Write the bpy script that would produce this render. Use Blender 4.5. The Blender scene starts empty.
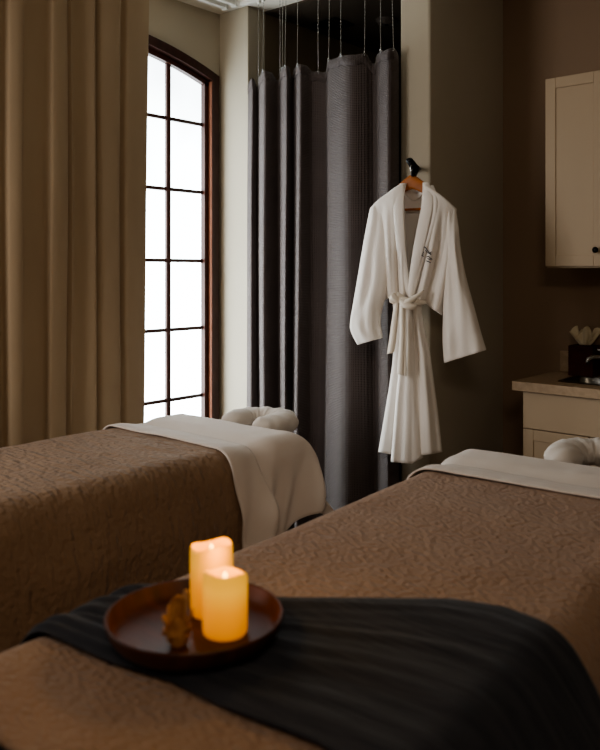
import bpy, bmesh, math, random
from mathutils import Vector, Matrix, noise
random.seed(7)
S = bpy.context.scene
C = S.collection
PI = math.pi

# ------------------------------------------------------------------ camera frame
CAMZ, F, HOR, YAW = 1.40, 788.0, 272.0, math.radians(41.2)
s_, c_ = math.sin(YAW), math.cos(YAW)
def px_x(px, y):                       # x on the vertical plane y = const seen at column px
    t = (px-300)/F
    return y*(t*c_-s_)/(c_+t*s_)
def px_y(px, x):                       # y on the vertical plane x = const seen at column px
    t = (px-300)/F
    return x*(c_+t*s_)/(t*c_-s_)
def dep(x, y): return -x*s_+y*c_
def zz(py, x, y): return CAMZ+(HOR-py)*dep(x, y)/F
def on_z(px, py, z):                   # point on the horizontal plane z seen at a pixel
    d = F*(CAMZ-z)/(py-HOR); l = (px-300)/F*d
    return Vector((-s_*d+c_*l, c_*d+s_*l, z))

# ------------------------------------------------------------------ helpers
def nobj(name, me, mat=None, parent=None, smooth=True):
    o = bpy.data.objects.new(name, me); C.objects.link(o)
    if mat: me.materials.append(mat)
    if smooth:
        for p in me.polygons: p.use_smooth = True
    if parent: o.parent = parent
    return o
def from_bm(name, bm, mat=None, parent=None, smooth=False):
    bmesh.ops.recalc_face_normals(bm, faces=bm.faces[:])
    me = bpy.data.meshes.new(name); bm.to_mesh(me); bm.free()
    return nobj(name, me, mat, parent, smooth)
def empty(name, loc, rz=0):
    o = bpy.data.objects.new(name, None); C.objects.link(o)
    o.location = loc; o.rotation_euler = (0, 0, rz); o.empty_display_size = .05
    return o
def tag(o, label=None, cat=None, group=None, kind=None):
    if label: o['label'] = label
    if cat: o['category'] = cat
    if group: o['group'] = group
    if kind: o['kind'] = kind
    return o
def bm_box(bm, x0, x1, y0, y1, z0, z1, bev=0, seg=2):
    b = bmesh.new()
    bmesh.ops.create_cube(b, size=1)
    bmesh.ops.scale(b, vec=(x1-x0, y1-y0, z1-z0), verts=b.verts)
    bmesh.ops.translate(b, vec=((x0+x1)/2, (y0+y1)/2, (z0+z1)/2), verts=b.verts)
    if bev: bmesh.ops.bevel(b, geom=b.edges[:], offset=bev, segments=seg, affect='EDGES', profile=.5)
    merge(bm, b)
def merge(bm, b):
    me = bpy.data.meshes.new('tmp'); b.to_mesh(me); b.free()
    bm.from_mesh(me); bpy.data.meshes.remove(me)
def box(name, x0, x1, y0, y1, z0, z1, mat, parent=None, bev=0):
    bm = bmesh.new(); bm_box(bm, x0, x1, y0, y1, z0, z1, bev)
    return from_bm(name, bm, mat, parent)
def struct(name, x0, x1, y0, y1, z0, z1, mat, bev=0):
    return tag(box(name, x0, x1, y0, y1, z0, z1, mat, None, bev), kind='structure')
def bm_grid(bm, nu, nv, fn, cu=False, cap=False):
    vs = [[bm.verts.new(fn(i/(nu if cu else nu-1), j/(nv-1))) for i in range(nu)] for j in range(nv)]
    for j in range(nv-1):
        for i in range(nu if cu else nu-1):
            k = (i+1) % nu
            bm.faces.new((vs[j][i], vs[j][k], vs[j+1][k], vs[j+1][i]))
    if cap:
        bm.faces.new(vs[0][::-1]); bm.faces.new(vs[-1])
    return vs
def grid(name, nu, nv, fn, mat, parent=None, thick=0, cu=False, cap=False, sub=0, off=-1):
    bm = bmesh.new(); bm_grid(bm, nu, nv, fn, cu, cap)
    me = bpy.data.meshes.new(name); bm.to_mesh(me); bm.free()
    o = nobj(name, me, mat, parent)
    if thick:
        m = o.modifiers.new('sol', 'SOLIDIFY'); m.thickness = thick; m.offset = off
    if sub:
        m = o.modifiers.new('sub', 'SUBSURF'); m.levels = m.render_levels = sub
    return o
def bm_lathe(bm, prof, n=48, cx=0, cy=0):
    rings = []
    for (r, z) in prof:
        if r < 1e-5: rings.append([bm.verts.new((cx, cy, z))])
        else: rings.append([bm.verts.new((cx+r*math.cos(2*PI*i/n), cy+r*math.sin(2*PI*i/n), z)) for i in range(n)])
    for a, b in zip(rings, rings[1:]):
        for i in range(n):
            k = (i+1) % n
            if len(a) == 1 and len(b) == 1: continue
            if len(a) == 1: bm.faces.new((a[0], b[i], b[k]))
            elif len(b) == 1: bm.faces.new((a[i], a[k], b[0]))
            else: bm.faces.new((a[i], a[k], b[k], b[i]))
def bm_tube(bm, pts, rad, n=8, flat=1.0, cap=True):
    pts = [Vector(p) for p in pts]
    rads = rad if isinstance(rad, (list, tuple)) else [rad]*len(pts)
    rings = []; prev = None
    for i, p in enumerate(pts):
        t = (pts[min(i+1, len(pts)-1)]-pts[max(i-1, 0)]).normalized()
        if prev is None:
            a = Vector((0, 0, 1)) if abs(t.z) < .9 else Vector((1, 0, 0))
            u = t.cross(a).normalized()
        else:
            u = (prev-t*prev.dot(t)).normalized()
        prev = u; v = t.cross(u)
        rings.append([bm.verts.new(p+rads[i]*(math.cos(2*PI*k/n)*u+flat*math.sin(2*PI*k/n)*v)) for k in range(n)])
    for a, b in zip(rings, rings[1:]):
        for k in range(n):
            bm.faces.new((a[k], a[(k+1) % n], b[(k+1) % n], b[k]))
    if cap: bm.faces.new(rings[0][::-1]); bm.faces.new(rings[-1])
def cr(pts, t):                         # Catmull-Rom through tuples, t in 0..1
    n = len(pts)-1; f = min(max(t, 0), 1)*n; i = min(int(f), n-1); f -= i
    p0, p1, p2, p3 = pts[max(i-1, 0)], pts[i], pts[i+1], pts[min(i+2, n)]
    return tuple(.5*((2*b)+(-a+c)*f+(2*a-5*b+4*c-d)*f*f+(-a+3*b-3*c+d)*f**3) for a, b, c, d in zip(p0, p1, p2, p3))
def lin(pts, x):                        # piecewise smooth 1-D interpolation of (x, y)
    if x <= pts[0][0]: return pts[0][1]
    for (a, b), (c, d) in zip(pts, pts[1:]):
        if x <= c: return b+(d-b)*(x-a)/(c-a)
    return pts[-1][1]
def ns(x, y, z, sc=1): return noise.noise(Vector((x*sc, y*sc, z*sc)))
def smooth(x): x = min(max(x, 0), 1); return x*x*(3-2*x)

# ------------------------------------------------------------------ materials
def srgb(r, g, b):
    f = lambda v: ((v/255+.055)/1.055)**2.4 if v > 10.3 else v/255/12.92
    return (f(r), f(g), f(b), 1)
class M:
    def __init__(self, name, col, rough=.6, metal=0, sheen=0, spec=.3):
        self.m = bpy.data.materials.new(name); self.m.use_nodes = True
        self.nt = self.m.node_tree; self.b = self.nt.nodes['Principled BSDF']
        self.b.inputs['Base Color'].default_value = col
        self.b.inputs['Roughness'].default_value = rough
        self.b.inputs['Metallic'].default_value = metal
        self.b.inputs['Sheen Weight'].default_value = sheen
        self.b.inputs['Specular IOR Level'].default_value = spec
        self.h = None
    def n(self, t, **k):
        nd = self.nt.nodes.new(t)
        for a, v in k.items():
            if a in nd.inputs: nd.inputs[a].default_value = v
            else: setattr(nd, a, v)
        return nd
    def l(self, a, b): self.nt.links.new(a, b)
    def coords(self, scale=(1, 1, 1), rot=(0, 0, 0)):
        tc = self.n('ShaderNodeTexCoord'); mp = self.n('ShaderNodeMapping')
        mp.inputs['Scale'].default_value = scale; mp.inputs['Rotation'].default_value = rot
        self.l(tc.outputs['Object'], mp.inputs['Vector']); return mp.outputs['Vector']
    def bump(self, out, strength, dist):
        bp = self.n('ShaderNodeBump'); bp.inputs['Strength'].default_value = strength
        bp.inputs['Distance'].default_value = dist
        self.l(out, bp.inputs['Height'])
        if self.h: self.l(self.h, bp.inputs['Normal'])
        self.h = bp.outputs['Normal']; self.l(self.h, self.b.inputs['Normal'])
    def vary(self, c1, c2, scale, cscale=(1, 1, 1), detail=4, lo=.3, hi=.7):
        nz = self.n('ShaderNodeTexNoise'); nz.inputs['Scale'].default_value = scale
        nz.inputs['Detail'].default_value = detail
        self.l(self.coords(cscale), nz.inputs['Vector'])
        rp = self.n('ShaderNodeValToRGB'); rp.color_ramp.elements[0].color = c1; rp.color_ramp.elements[1].color = c2
        rp.color_ramp.elements[0].position = lo; rp.color_ramp.elements[1].position = hi
        self.l(nz.outputs['Fac'], rp.inputs['Fac']); self.l(rp.outputs['Color'], self.b.inputs['Base Color'])
        return nz.outputs['Fac']
    def fabric(self, scale=900, strength=.25, dist=.0006):
        nz = self.n('ShaderNodeTexNoise'); nz.inputs['Scale'].default_value = scale
        self.l(self.coords(), nz.inputs['Vector']); self.bump(nz.outputs['Fac'], strength, dist)
    def waves(self, scale, direction, cs=(1, 1, 1), dist=0, strength=.5, depth=.002):
        w = self.n('ShaderNodeTexWave'); w.bands_direction = direction
        w.inputs['Scale'].default_value = scale; w.inputs['Distortion'].default_value = dist
        w.inputs['Detail'].default_value = 1.5
        self.l(self.coords(cs), w.inputs['Vector']); self.bump(w.outputs['Fac'], strength, depth)

def plaster(name, c1, c2):
    m = M(name, c1, .85, spec=.15); f = m.vary(c1, c2, 1.3)
    nz = m.n('ShaderNodeTexNoise'); nz.inputs['Scale'].default_value = 220
    m.l(m.coords(), nz.inputs['Vector']); m.bump(nz.outputs['Fac'], .12, .0015)
    return m.m
m_wall = plaster('greige plaster', srgb(178, 168, 150), srgb(185, 175, 157))
m_nook = plaster('shade-toned alcove plaster', srgb(112, 98, 80), srgb(120, 105, 86))  # darker than the room plaster: alcove shade is put into the colour
m_nookb = plaster('painted alcove shade', srgb(68, 58, 48), srgb(74, 64, 53))  # deep shade of the alcove, put into the colour of ceiling and back wall
m_wallb = plaster('taupe plaster', srgb(146, 124, 104), srgb(153, 130, 109))
m_ceil = plaster('ceiling plaster', srgb(212, 205, 192), srgb(218, 211, 198))
_m = M('oak floor', srgb(92, 68, 48), .45)
_m.vary(srgb(78, 56, 38), srgb(108, 82, 58), 4, (1, 9, 1)); m_floor = _m.m
_m = M('baseboard paint', srgb(205, 198, 184), .5); _m.fabric(60, .05); m_base = _m.m
def wood(name, c1, c2, sc=(1, 1, 1), rough=.45, scale=6):
    m = M(name, c1, rough); f = m.vary(c1, c2, scale, sc, 6); m.bump(f, .15, .001); return m.m
m_frame = wood('dark window wood', srgb(50, 29, 24), srgb(66, 38, 30), (6, 6, 1), .4)
m_sash = wood('red brown sash wood', srgb(58, 31, 24), srgb(74, 41, 31), (6, 6, 1), .4)
m_reveal = wood('lit jamb wood', srgb(128, 82, 62), srgb(146, 96, 74), (6, 6, 1), .5)  # window light on the jamb is put into this lighter wood tone
m_walnut = wood('walnut tray wood', srgb(56, 29, 18), srgb(84, 44, 26), (1, 7, 1), .52, 8)
m_hangwood = wood('amber hanger wood', srgb(150, 88, 40), srgb(178, 108, 52), (2, 8, 8), .4)
m_legwood = wood('beech leg wood', srgb(120, 88, 58), srgb(140, 104, 70), (5, 5, 1), .5)
_m = M('black metal', srgb(18, 17, 17), .38, .6); _m.fabric(300, .05); m_black = _m.m
_m = M('chrome', srgb(190, 190, 188), .22, 1); _m.fabric(200, .02); m_chrome = _m.m
_m = M('steel', srgb(130, 128, 122), .32, 1); _m.fabric(200, .04); m_steel = _m.m
_m = M('white track', srgb(215, 212, 205), .5); _m.fabric(60, .05); m_track = _m.m
_m = M('cream cabinet paint', srgb(186, 165, 138), .5); _m.fabric(90, .06, .0008); m_cab = _m.m
_m = M('counter stone', srgb(176, 152, 124), .35); _m.vary(srgb(168, 144, 116), srgb(186, 162, 134), 40); m_counter = _m.m
_m = M('dark tissue box', srgb(64, 28, 22), .75, spec=.1); _m.vary(srgb(58, 25, 20), srgb(72, 33, 26), 20); m_tbox = _m.m
_m = M('tissue paper', srgb(225, 210, 180), .8); _m.fabric(300, .2); m_tissue = _m.m
_m = M('vinyl pad', srgb(70, 62, 56), .5); _m.fabric(200, .1); m_vinyl = _m.m

# window curtain: heavy linen, lets a little daylight through
_m = M('beige drape', srgb(176, 152, 122), .9, sheen=.15, spec=.1)
_m.vary(srgb(170, 148, 121), srgb(182, 160, 132), 3, (1, 1, .3)); _m.fabric(700, .25, .0008)
m_drape = _m.m
# waffle curtain
_m = M('charcoal waffle', srgb(76, 68, 66), .75, sheen=.15, spec=.2)
_m.vary(srgb(82, 73, 71), srgb(92, 82, 79), 3)
for d in ('X', 'Z'): _m.waves(38, d, strength=.6, depth=.0025)
m_waffle = _m.m
# robe
_m = M('white robe cotton', srgb(234, 227, 219), .9, sheen=.2, spec=.12); _m.fabric(520, .35, .001); 
_nz = _m.n('ShaderNodeTexNoise'); _nz.inputs['Scale'].default_value = 26; _nz.inputs['Detail'].default_value = 3
_m.l(_m.coords((1, 1, .45)), _nz.inputs['Vector']); _m.bump(_nz.outputs['Fac'], .35, .006); m_robe = _m.m
_m = M('robe belt cotton', srgb(232, 222, 208), .9, sheen=.2, spec=.12); _m.fabric(520, .35, .001); m_belt = _m.m
_m = M('navy thread', srgb(38, 42, 58), .7); _m.fabric(900, .3); m_thread = _m.m
# sheets
_m = M('white sheet', srgb(214, 201, 190), .85, sheen=.1, spec=.15); _m.fabric(900, .12)
_nz = _m.n('ShaderNodeTexNoise'); _nz.inputs['Scale'].default_value = 9
_m.l(_m.coords(), _nz.inputs['Vector']); _m.bump(_nz.outputs['Fac'], .3, .01); m_sheet = _m.m
_m = M('cradle cover', srgb(206, 196, 186), .85, sheen=.1, spec=.15); _m.fabric(600, .25, .001); m_cradle = _m.m
# quilted blanket
def quilt(name, c1, c2, sc, scale, st, d, sc2, scale2, st2, d2):
    m = M(name, c1, .9, sheen=.12, spec=.1); m.vary(c1, c2, 6)
    for a, b, e, g in ((sc, scale, st, d), (sc2, scale2, st2, d2)):
        nz = m.n('ShaderNodeTexNoise'); nz.inputs['Scale'].default_value = b; nz.inputs['Detail'].default_value = .6
        nz.inputs['Distortion'].default_value = .25
        m.l(m.coords(a), nz.inputs['Vector']); m.bump(nz.outputs['Fac'], e, g)
    return m
m_quilt = quilt('taupe matelasse', srgb(152, 121, 98), srgb(160, 129, 105), (1, 1.5, 1), 70, 1.0, .008, (1, 1, 1), 7, .4, .010).m
m_quilt2 = quilt('brown ribbed matelasse', srgb(139, 113, 90), srgb(149, 122, 98), (.45, 2.0, .45), 22, 1.0, .012, (1, 1.2, 1), 50, 1.0, .008).m
# scarf
_m = M('charcoal gauze', srgb(66, 66, 70), .9, sheen=.08, spec=.1); _m.vary(srgb(43, 44, 49), srgb(60, 59, 63), 7, (1, 10, 1))
nz = _m.n('ShaderNodeTexNoise'); nz.inputs['Scale'].default_value = 14; nz.inputs['Detail'].default_value = 4
_m.l(_m.coords((1, 9, 1)), nz.inputs['Vector']); _m.bump(nz.outputs['Fac'], .6, .006); m_scarf = _m.m
# dried leaf
_m = M('dried leaf', srgb(180, 122, 68), .75); f = _m.vary(srgb(140, 90, 48), srgb(206, 150, 92), 40); _m.bump(f, .4, .003); m_leaf = _m.m
# frosted glass: emission stands in for daylight, dimmer towards the top
def glass():
    m = M('frosted glass', srgb(230, 234, 234), .5)
    nz = m.n('ShaderNodeTexNoise'); nz.inputs['Scale'].default_value = 1.6; nz.inputs['Detail'].default_value = 1
    m.l(m.coords(), nz.inputs['Vector'])
    rp = m.n('ShaderNodeValToRGB')
    rp.color_ramp.elements[0].color = (.78, .89, .94, 1); rp.color_ramp.elements[1].color = (.88, .97, 1.0, 1)
    m.l(nz.outputs['Fac'], rp.inputs['Fac'])
    m.l(rp.outputs['Color'], m.b.inputs['Emission Color'])
    tc = m.n('ShaderNodeTexCoord'); sp = m.n('ShaderNodeSeparateXYZ'); m.l(tc.outputs['Object'], sp.inputs[0])
    mr = m.n('ShaderNodeMapRange'); mr.inputs['From Min'].default_value = 1.2; mr.inputs['From Max'].default_value = 2.45
    mr.inputs['To Min'].default_value = WIN; mr.inputs['To Max'].default_value = WIN*.38
    m.l(sp.outputs['Z'], mr.inputs['Value'])
    n2 = m.n('ShaderNodeTexNoise'); n2.inputs['Scale'].default_value = 2.5; n2.inputs['Detail'].default_value = 2
    m.l(m.coords((1, 1, .7)), n2.inputs['Vector'])
    m2 = m.n('ShaderNodeMapRange'); m2.inputs['From Min'].default_value = .35; m2.inputs['From Max'].default_value = .65
    m2.inputs['To Min'].default_value = .72; m2.inputs['To Max'].default_value = 1.0
    m.l(n2.outputs['Fac'], m2.inputs['Value'])
    mu = m.n('ShaderNodeMath'); mu.operation = 'MULTIPLY'
    m.l(mr.outputs['Result'], mu.inputs[0]); m.l(m2.outputs['Result'], mu.inputs[1])
    m.l(mu.outputs[0], m.b.inputs['Emission Strength'])
    return m.m
WIN = 9.5
m_glass = glass()
# candle wax glowing from the flame inside
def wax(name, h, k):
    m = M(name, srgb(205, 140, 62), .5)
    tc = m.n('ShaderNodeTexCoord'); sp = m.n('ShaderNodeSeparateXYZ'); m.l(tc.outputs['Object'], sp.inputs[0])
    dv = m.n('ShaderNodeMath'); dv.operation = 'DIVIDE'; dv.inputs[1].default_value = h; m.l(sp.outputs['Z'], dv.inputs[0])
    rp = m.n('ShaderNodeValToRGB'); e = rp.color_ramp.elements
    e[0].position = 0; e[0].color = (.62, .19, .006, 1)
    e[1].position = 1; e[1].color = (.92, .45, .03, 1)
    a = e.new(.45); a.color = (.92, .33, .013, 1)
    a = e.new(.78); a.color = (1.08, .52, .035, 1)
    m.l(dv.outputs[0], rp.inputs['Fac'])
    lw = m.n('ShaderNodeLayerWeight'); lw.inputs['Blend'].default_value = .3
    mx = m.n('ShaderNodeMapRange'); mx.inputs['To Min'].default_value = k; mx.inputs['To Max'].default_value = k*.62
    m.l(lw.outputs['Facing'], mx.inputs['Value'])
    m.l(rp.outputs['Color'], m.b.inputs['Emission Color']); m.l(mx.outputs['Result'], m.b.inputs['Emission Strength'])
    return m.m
_m = M('flame glow', srgb(255, 240, 200), .5); _m.b.inputs['Emission Color'].default_value = (1, .72, .22, 1)
_m.b.inputs['Emission Strength'].default_value = 2.0; m_flame = _m.m

# ------------------------------------------------------------------ room shell
XW, YP, YB, ZC = -3.41, 3.175, 3.91, 2.915
XS = px_x(248, YP)                     # free end of the stub wall
XP0, XP1 = px_x(400, YP), px_x(430, YP)
struct('floor', XW-.15, 1.8, -1.6, 4.75, -.1, 0, m_floor)
struct('ceiling', XW-.15, 1.8, -1.6, 4.75, ZC, ZC+.1, m_ceil)
# window wall with an arched opening
WY1 = px_y(217, XW); WY0 = 1.55; WYC = (WY0+WY1)/2
ZARC, KARC, ZSILL = 2.691, .229, .26
def arch(y, inset=0): return ZARC-KARC*(y-WYC)**2-inset
bm = bmesh.new()
bm_box(bm, XW-.15, XW, -1.6, WY0, 0, ZC)
bm_box(bm, XW-.15, XW, WY1, 4.75, 0, ZC)
bm_box(bm, XW-.15, XW, WY0, WY1, 0, ZSILL)
n = 24
for i in range(n):
    ya, yb = WY0+(WY1-WY0)*i/n, WY0+(WY1-WY0)*(i+1)/n
    vs = [bm.verts.new(p) for p in ((XW, ya, arch(ya)), (XW, yb, arch(yb)), (XW, yb, ZC), (XW, ya, ZC),
                                    (XW-.15, ya, arch(ya)), (XW-.15, yb, arch(yb)), (XW-.15, yb, ZC), (XW-.15, ya, ZC))]
    for f in ((0, 1, 2, 3), (7, 6, 5, 4), (0, 4, 5, 1)): bm.faces.new([vs[k] for k in f])
tag(from_bm('wall_left', bm, m_wall), kind='structure')
struct('wall_stub', XW, XS, YP, YP+.14, 0, ZC, m_wall, .004)
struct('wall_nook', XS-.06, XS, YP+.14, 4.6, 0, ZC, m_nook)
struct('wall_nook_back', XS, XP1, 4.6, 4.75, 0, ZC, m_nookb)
struct('ceiling_shade_nook', XS, XP0, YP+.14, 4.6, ZC-.012, ZC-.001, m_nookb)  # dark sheet just under the real ceiling, added for the alcove's shade
struct('wall_partition', XP0, XP1, YP, 4.6, 0, ZC, m_wall, .012)
struct('wall_back', XP1, 1.8, YB, YB+.15, 0, ZC, m_wallb)
struct('wall_right', 1.65, 1.8, -1.6, YB, 0, ZC, m_wall)
struct('wall_front', XW, 1.65, -1.6, -1.45, 0, ZC, m_wall)
struct('baseboard_back', XP1, px_x(520, 3.43)-.02, YB-.015, YB, 0, .1, m_base)
struct('baseboard_partition', XP1, XP1+.014, YP+.01, YB-.015, 0, .1, m_base)

# ------------------------------------------------------------------ window
win = tag(empty('window_1', (XW, WYC, ZSILL)), kind='structure')
def arch_strip(name, y0, y1, in0, in1, x0, x1, mat, n=28):        # bar following the arch
    bm = bmesh.new()
    def fn(u, v):
        k = int(round(u*4)) % 4; y = y0+(y1-y0)*v
        return ((x0, x1, x1, x0)[k]-XW, y-WYC, arch(y, (in0, in0, in1, in1)[k])-ZSILL)
    bm_grid(bm, 4, n, fn, cu=True, cap=True)
    return from_bm(name, bm, mat, win)
def wbox(name, y0, y1, z0, z1, x0, x1, mat, bev=.002):
    return box(name, x0-XW, x1-XW, y0-WYC, y1-WYC, z0-ZSILL, z1-ZSILL, mat, win, bev)
cw = .052                                                        # casing width
bm = bmesh.new()
f = arch_strip('window_frame', WY0, WY1, 0, cw, XW-.10, XW+.022, m_frame)
wbox('window_frame', WY0, WY0+cw, ZSILL, arch(WY0)-.02, XW-.10, XW+.021, m_frame)
wbox('window_frame', WY1-cw, WY1-.0005, ZSILL, arch(WY1)-.02, XW-.10, XW+.021, m_frame)
wbox('window_sill', WY0-.0, WY1-.0, ZSILL, ZSILL+.04, XW-.10, XW+.05, m_frame)
sw = .034
a0, a1 = WY0+cw, WY1-cw
wbox('lit_reveal_strip', a1-.005, a1, ZSILL+.04, arch(a1, cw+.006), XW-.012, XW+.016, m_reveal, .001)  # thin lighter strip added for the light falling on the reveal
arch_strip('sash', a0, a1, cw+.004, cw+sw, XW-.085, XW-.01, m_sash)
wbox('sash', a0, a0+sw, ZSILL+.04, arch(a0+sw, cw+.02), XW-.085, XW-.01, m_sash)
wbox('sash', a1-sw, a1, ZSILL+.04, arch(a1-sw, cw+.02), XW-.085, XW-.01, m_sash)
wbox('sash', a0+sw, a1-sw, ZSILL+.04, ZSILL+.09, XW-.085, XW-.01, m_sash)
g0, g1 = a0+sw, a1-sw
ym = px_y(172, XW)
for y in [ym-i*(g1-ym) for i in range(6)]:
    wbox('mullion', y-.014, y+.014, ZSILL+.09, arch(y, cw+.03), XW-.058, XW-.026, m_sash)
rows = [2.256, 1.862, 1.4645, 1.077, .685, .30]
for z in rows[:5]:
    wbox('muntin', g0, g1, z-.010, z+.010, XW-.056, XW-.030, m_frame)
bm = bmesh.new()
def fn(u, v):
    y = g0-.01+(g1-g0+.02)*u; zt = arch(y, cw+sw-.01); z = ZSILL+.06+(zt-ZSILL-.06)*v
    return (-.044, y-WYC, z-ZSILL)
bm_grid(bm, 24, 2, fn); gl = from_bm('glass', bm, m_glass, win)

# ------------------------------------------------------------------ window curtain and its ceiling track
XD = -3.22
def drape_pts():
    kn = [(-60, -.02), (-34, .035), (-12, -.03), (3, .03), (9, -.035), (20, -.045), (24, .03), (45, .02), (50, -.04), (64, -.035), (67, .03), (71, -.01), (76, .035), (93, -.035), (97, .045), (101, -.02), (118, -.03), (123, .035), (127, -.02), (138, -.012), (149, .01)]
    return [(px_y(p, XD), d) for p, d in kn]
DP = drape_pts()
def drape_fn(u, v):
    y, d = cr(DP, u)
    z = .015+(ZC-.045)*v
    lean = (1-v)
    d2 = d*(.5+.2*lean)+.012*ns(y*3, z*.8, 1)
    y2 = y-.02*lean*smooth((u-.5)*2)+.012*math.sin(z*1.7+u*9)*(.4)
    y2 -= .012*lean**2*smooth((u-.9)*10)
    return (XD-d2*1.0, y2, z)
wc = tag(empty('window_curtain', (XD, DP[10][0], 0)), 'long beige linen curtain hanging in folds over the left of the window', 'curtain')
def rel(o, base):
    for v in o.data.vertices: v.co -= Vector(base)
p = grid('curtain_panel', 260, 40, drape_fn, m_drape, wc, thick=.004); rel(p, wc.location)
hem = grid('hem', 260, 3, lambda u, v: (lambda q: (q[0]+.0045, q[1], .015+.11*v))(drape_fn(u, .0)), m_drape, wc, thick=.003); rel(hem, wc.location)
tr = tag(empty('curtain_track', (XD, 2.4, ZC)), 'white double curtain track fixed to the ceiling above the window', 'curtain track')
yt1 = on_z(216, 8, 2.88).y if False else 3.06
for k, xx in enumerate((XD-.03, XD+.045)):
    bm = bmesh.new(); bm_box(bm, xx-.014-XD, xx+.014-XD, -1.2, yt1-2.4, -.028, 0, .003)
    from_bm('rail', bm, m_track, tr)
    bm = bmesh.new(); bm_box(bm, xx-.018-XD, xx+.018-XD, yt1-2.4, yt1-2.4+.02, -.036, 0, .004)
    from_bm('end_cap', bm, m_track, tr)

# ------------------------------------------------------------------ charcoal waffle curtain on chains
YC = 3.11
kn = [(246, .03), (250, .0), (254, .02), (258, .055), (260.5, .0), (265, -.045), (279, .055), (281, .0), (286.5, -.045), (292.5, .05), (295, .0), (300, -.05), (312, .03), (325.5, .058), (328.5, .005), (337, -.035), (345, -.055), (354, -.045), (365, .0), (375, .05), (377.5, .01), (386, -.045), (392, -.03), (399, .03)]
KP = [(px_x(p, YC+d), YC+d) for p, d in kn]
# arc-length like resampling keeps the folds round
ZT = 2.49
topz = [(px_x(246, YC), zz(79, px_x(246, YC), YC)), (px_x(265, YC), zz(72, px_x(265, YC), YC)), (px_x(300, YC), zz(66, px_x(300, YC), YC)), (px_x(330, YC), zz(59, px_x(330, YC), YC)), (px_x(398, YC), zz(49, px_x(398, YC), YC))]
chain_px = [255, 268.5, 276, 285.6, 291, 302, 312.6, 329, 346.5, 365, 383, 397]
chain_x = [px_x(p, YC) for p in chain_px]
def waf_fn(u, v):
    x, y = cr(KP, u)
    zt = lin(topz, x)
    dmin = min(abs(x-q) for q in chain_x)
    zt -= .010*smooth(dmin/.03)+.035*smooth((y-YC)/.055)
    z = .02+(zt-.02)*v
    low = 1-v
    yy = YC+(y-YC)*(.9+.1*smooth(low*2.2))*(1+.1*low)
    yy = min(yy, YP-.008)
    x2 = x+.014*math.sin(z*2.1+u*7)*low*.7*smooth((1-u)*5) - .012*low*(1-u)*smooth(1-u*4)+.02*(1-low)*smooth(1-u*6)
    x2 -= .016*low*smooth((.3-abs(u-.62))*4)
    return (x2, yy, z)
pc = tag(empty('privacy_curtain', (px_x(322, YC), YC, 0)), 'charcoal waffle weave curtain hung on chains across the alcove', 'curtain')
p = grid('curtain_panel', 440, 48, waf_fn, m_waffle, pc, thick=.003); rel(p, pc.location)
band = grid('top_hem', 440, 3, lambda u, v: (lambda q: (q[0], q[1]-.004, q[2]-.05*(1-v)+.001))(waf_fn(u, 1.0)), m_waffle, pc, thick=.002); rel(band, pc.location)
glid = []
for q in chain_x:
    z0, z1 = lin(topz, q)-.01, ZC-.03
    bx_, by_, bz_ = min((waf_fn(i/440, 1) for i in range(441)), key=lambda q_: abs(q_[0]-q)+(.0 if q_[1] < YC+.03 else .02))
    qpx = 300+F*((bx_*c_+by_*s_)/dep(bx_, by_)); qt = px_x(qpx, YC); qt = min(max(qt, XS+.02), XP0-.012); z0 = bz_-.004
    glid.append(qt)
    pts, rr = [], []
    nb = 26
    for i in range(nb*3+1):
        f = i/(nb*3)
        pts.append((bx_*(1-f)+qt*f-pc.location.x+.002*math.sin(f*3+q*30), (by_-.004)*(1-f)+YC*f-YC+.0, z0+(z1-z0)*f))
        rr.append(.0026 if i % 3 == 0 else .0011)
    pts = [(a, b, c) for a, b, c in pts]
    bm = bmesh.new(); bm_tube(bm, pts, rr, 6)
    ch = from_bm('chain', bm, m_chrome, pc, True)
    bm = bmesh.new()
    hp = [(pts[0][0]+.006*math.sin(a), pts[0][1]-.002, z0-.006-.008*math.cos(a)+.006) for a in [i*2*PI/10 for i in range(9)]]
    bm_tube(bm, hp, .0014, 6); from_bm('hook', bm, m_chrome, ch, True)
rl = tag(empty('curtain_rail', (px_x(322, YC), YC, ZC)), 'white ceiling rail carrying the chains of the charcoal curtain', 'curtain track')
bm = bmesh.new(); bm_box(bm, XS+.01-rl.location.x, XP0-.004-rl.location.x, -.012, .012, -.024, 0, .003); from_bm('rail', bm, m_track, rl)
for q in glid:
    bm = bmesh.new(); bm_box(bm, q-.008-rl.location.x, q+.008-rl.location.x, -.008, .008, -.04, -.024, .002)
    from_bm('glider', bm, m_track, rl)

# nook ceiling fittings
v = on_z(328, 24, ZC) if False else Vector((-2.99, 3.72, ZC-.012))
vent = tag(empty('ceiling_vent', v), 'small dark square vent grille on the alcove ceiling', 'vent')
bm = bmesh.new()
for a in ((-.09, .09, -.09, -.075), (-.09, .09, .075, .09), (-.09, -.075, -.075, .075), (.075, .09, -.075, .075)): bm_box(bm, *a, -.012, 0, .002)
from_bm('frame', bm, m_black, vent)
bm = bmesh.new()
for i in range(6): bm_box(bm, -.075, .075, -.066+i*.025, -.056+i*.025, -.009, -.001)
from_bm('grille', bm, m_black, vent)
dv = tag(empty('smoke_detector', (-2.70, 3.86, ZC-.012)), 'round dark detector on the alcove ceiling beside the vent', 'smoke detector')
bm = bmesh.new(); bm_lathe(bm, [(0, -.035), (.03, -.035), (.045, -.03), (.055, -.012), (.062, -.008), (.062, 0), (0, 0)], 32); from_bm('housing', bm, m_vinyl, dv, True)
bm = bmesh.new(); bm_lathe(bm, [(0, -.042), (.012, -.040), (.016, -.034), (0, -.034)], 20); from_bm('sensor', bm, m_black, dv, True)

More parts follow.
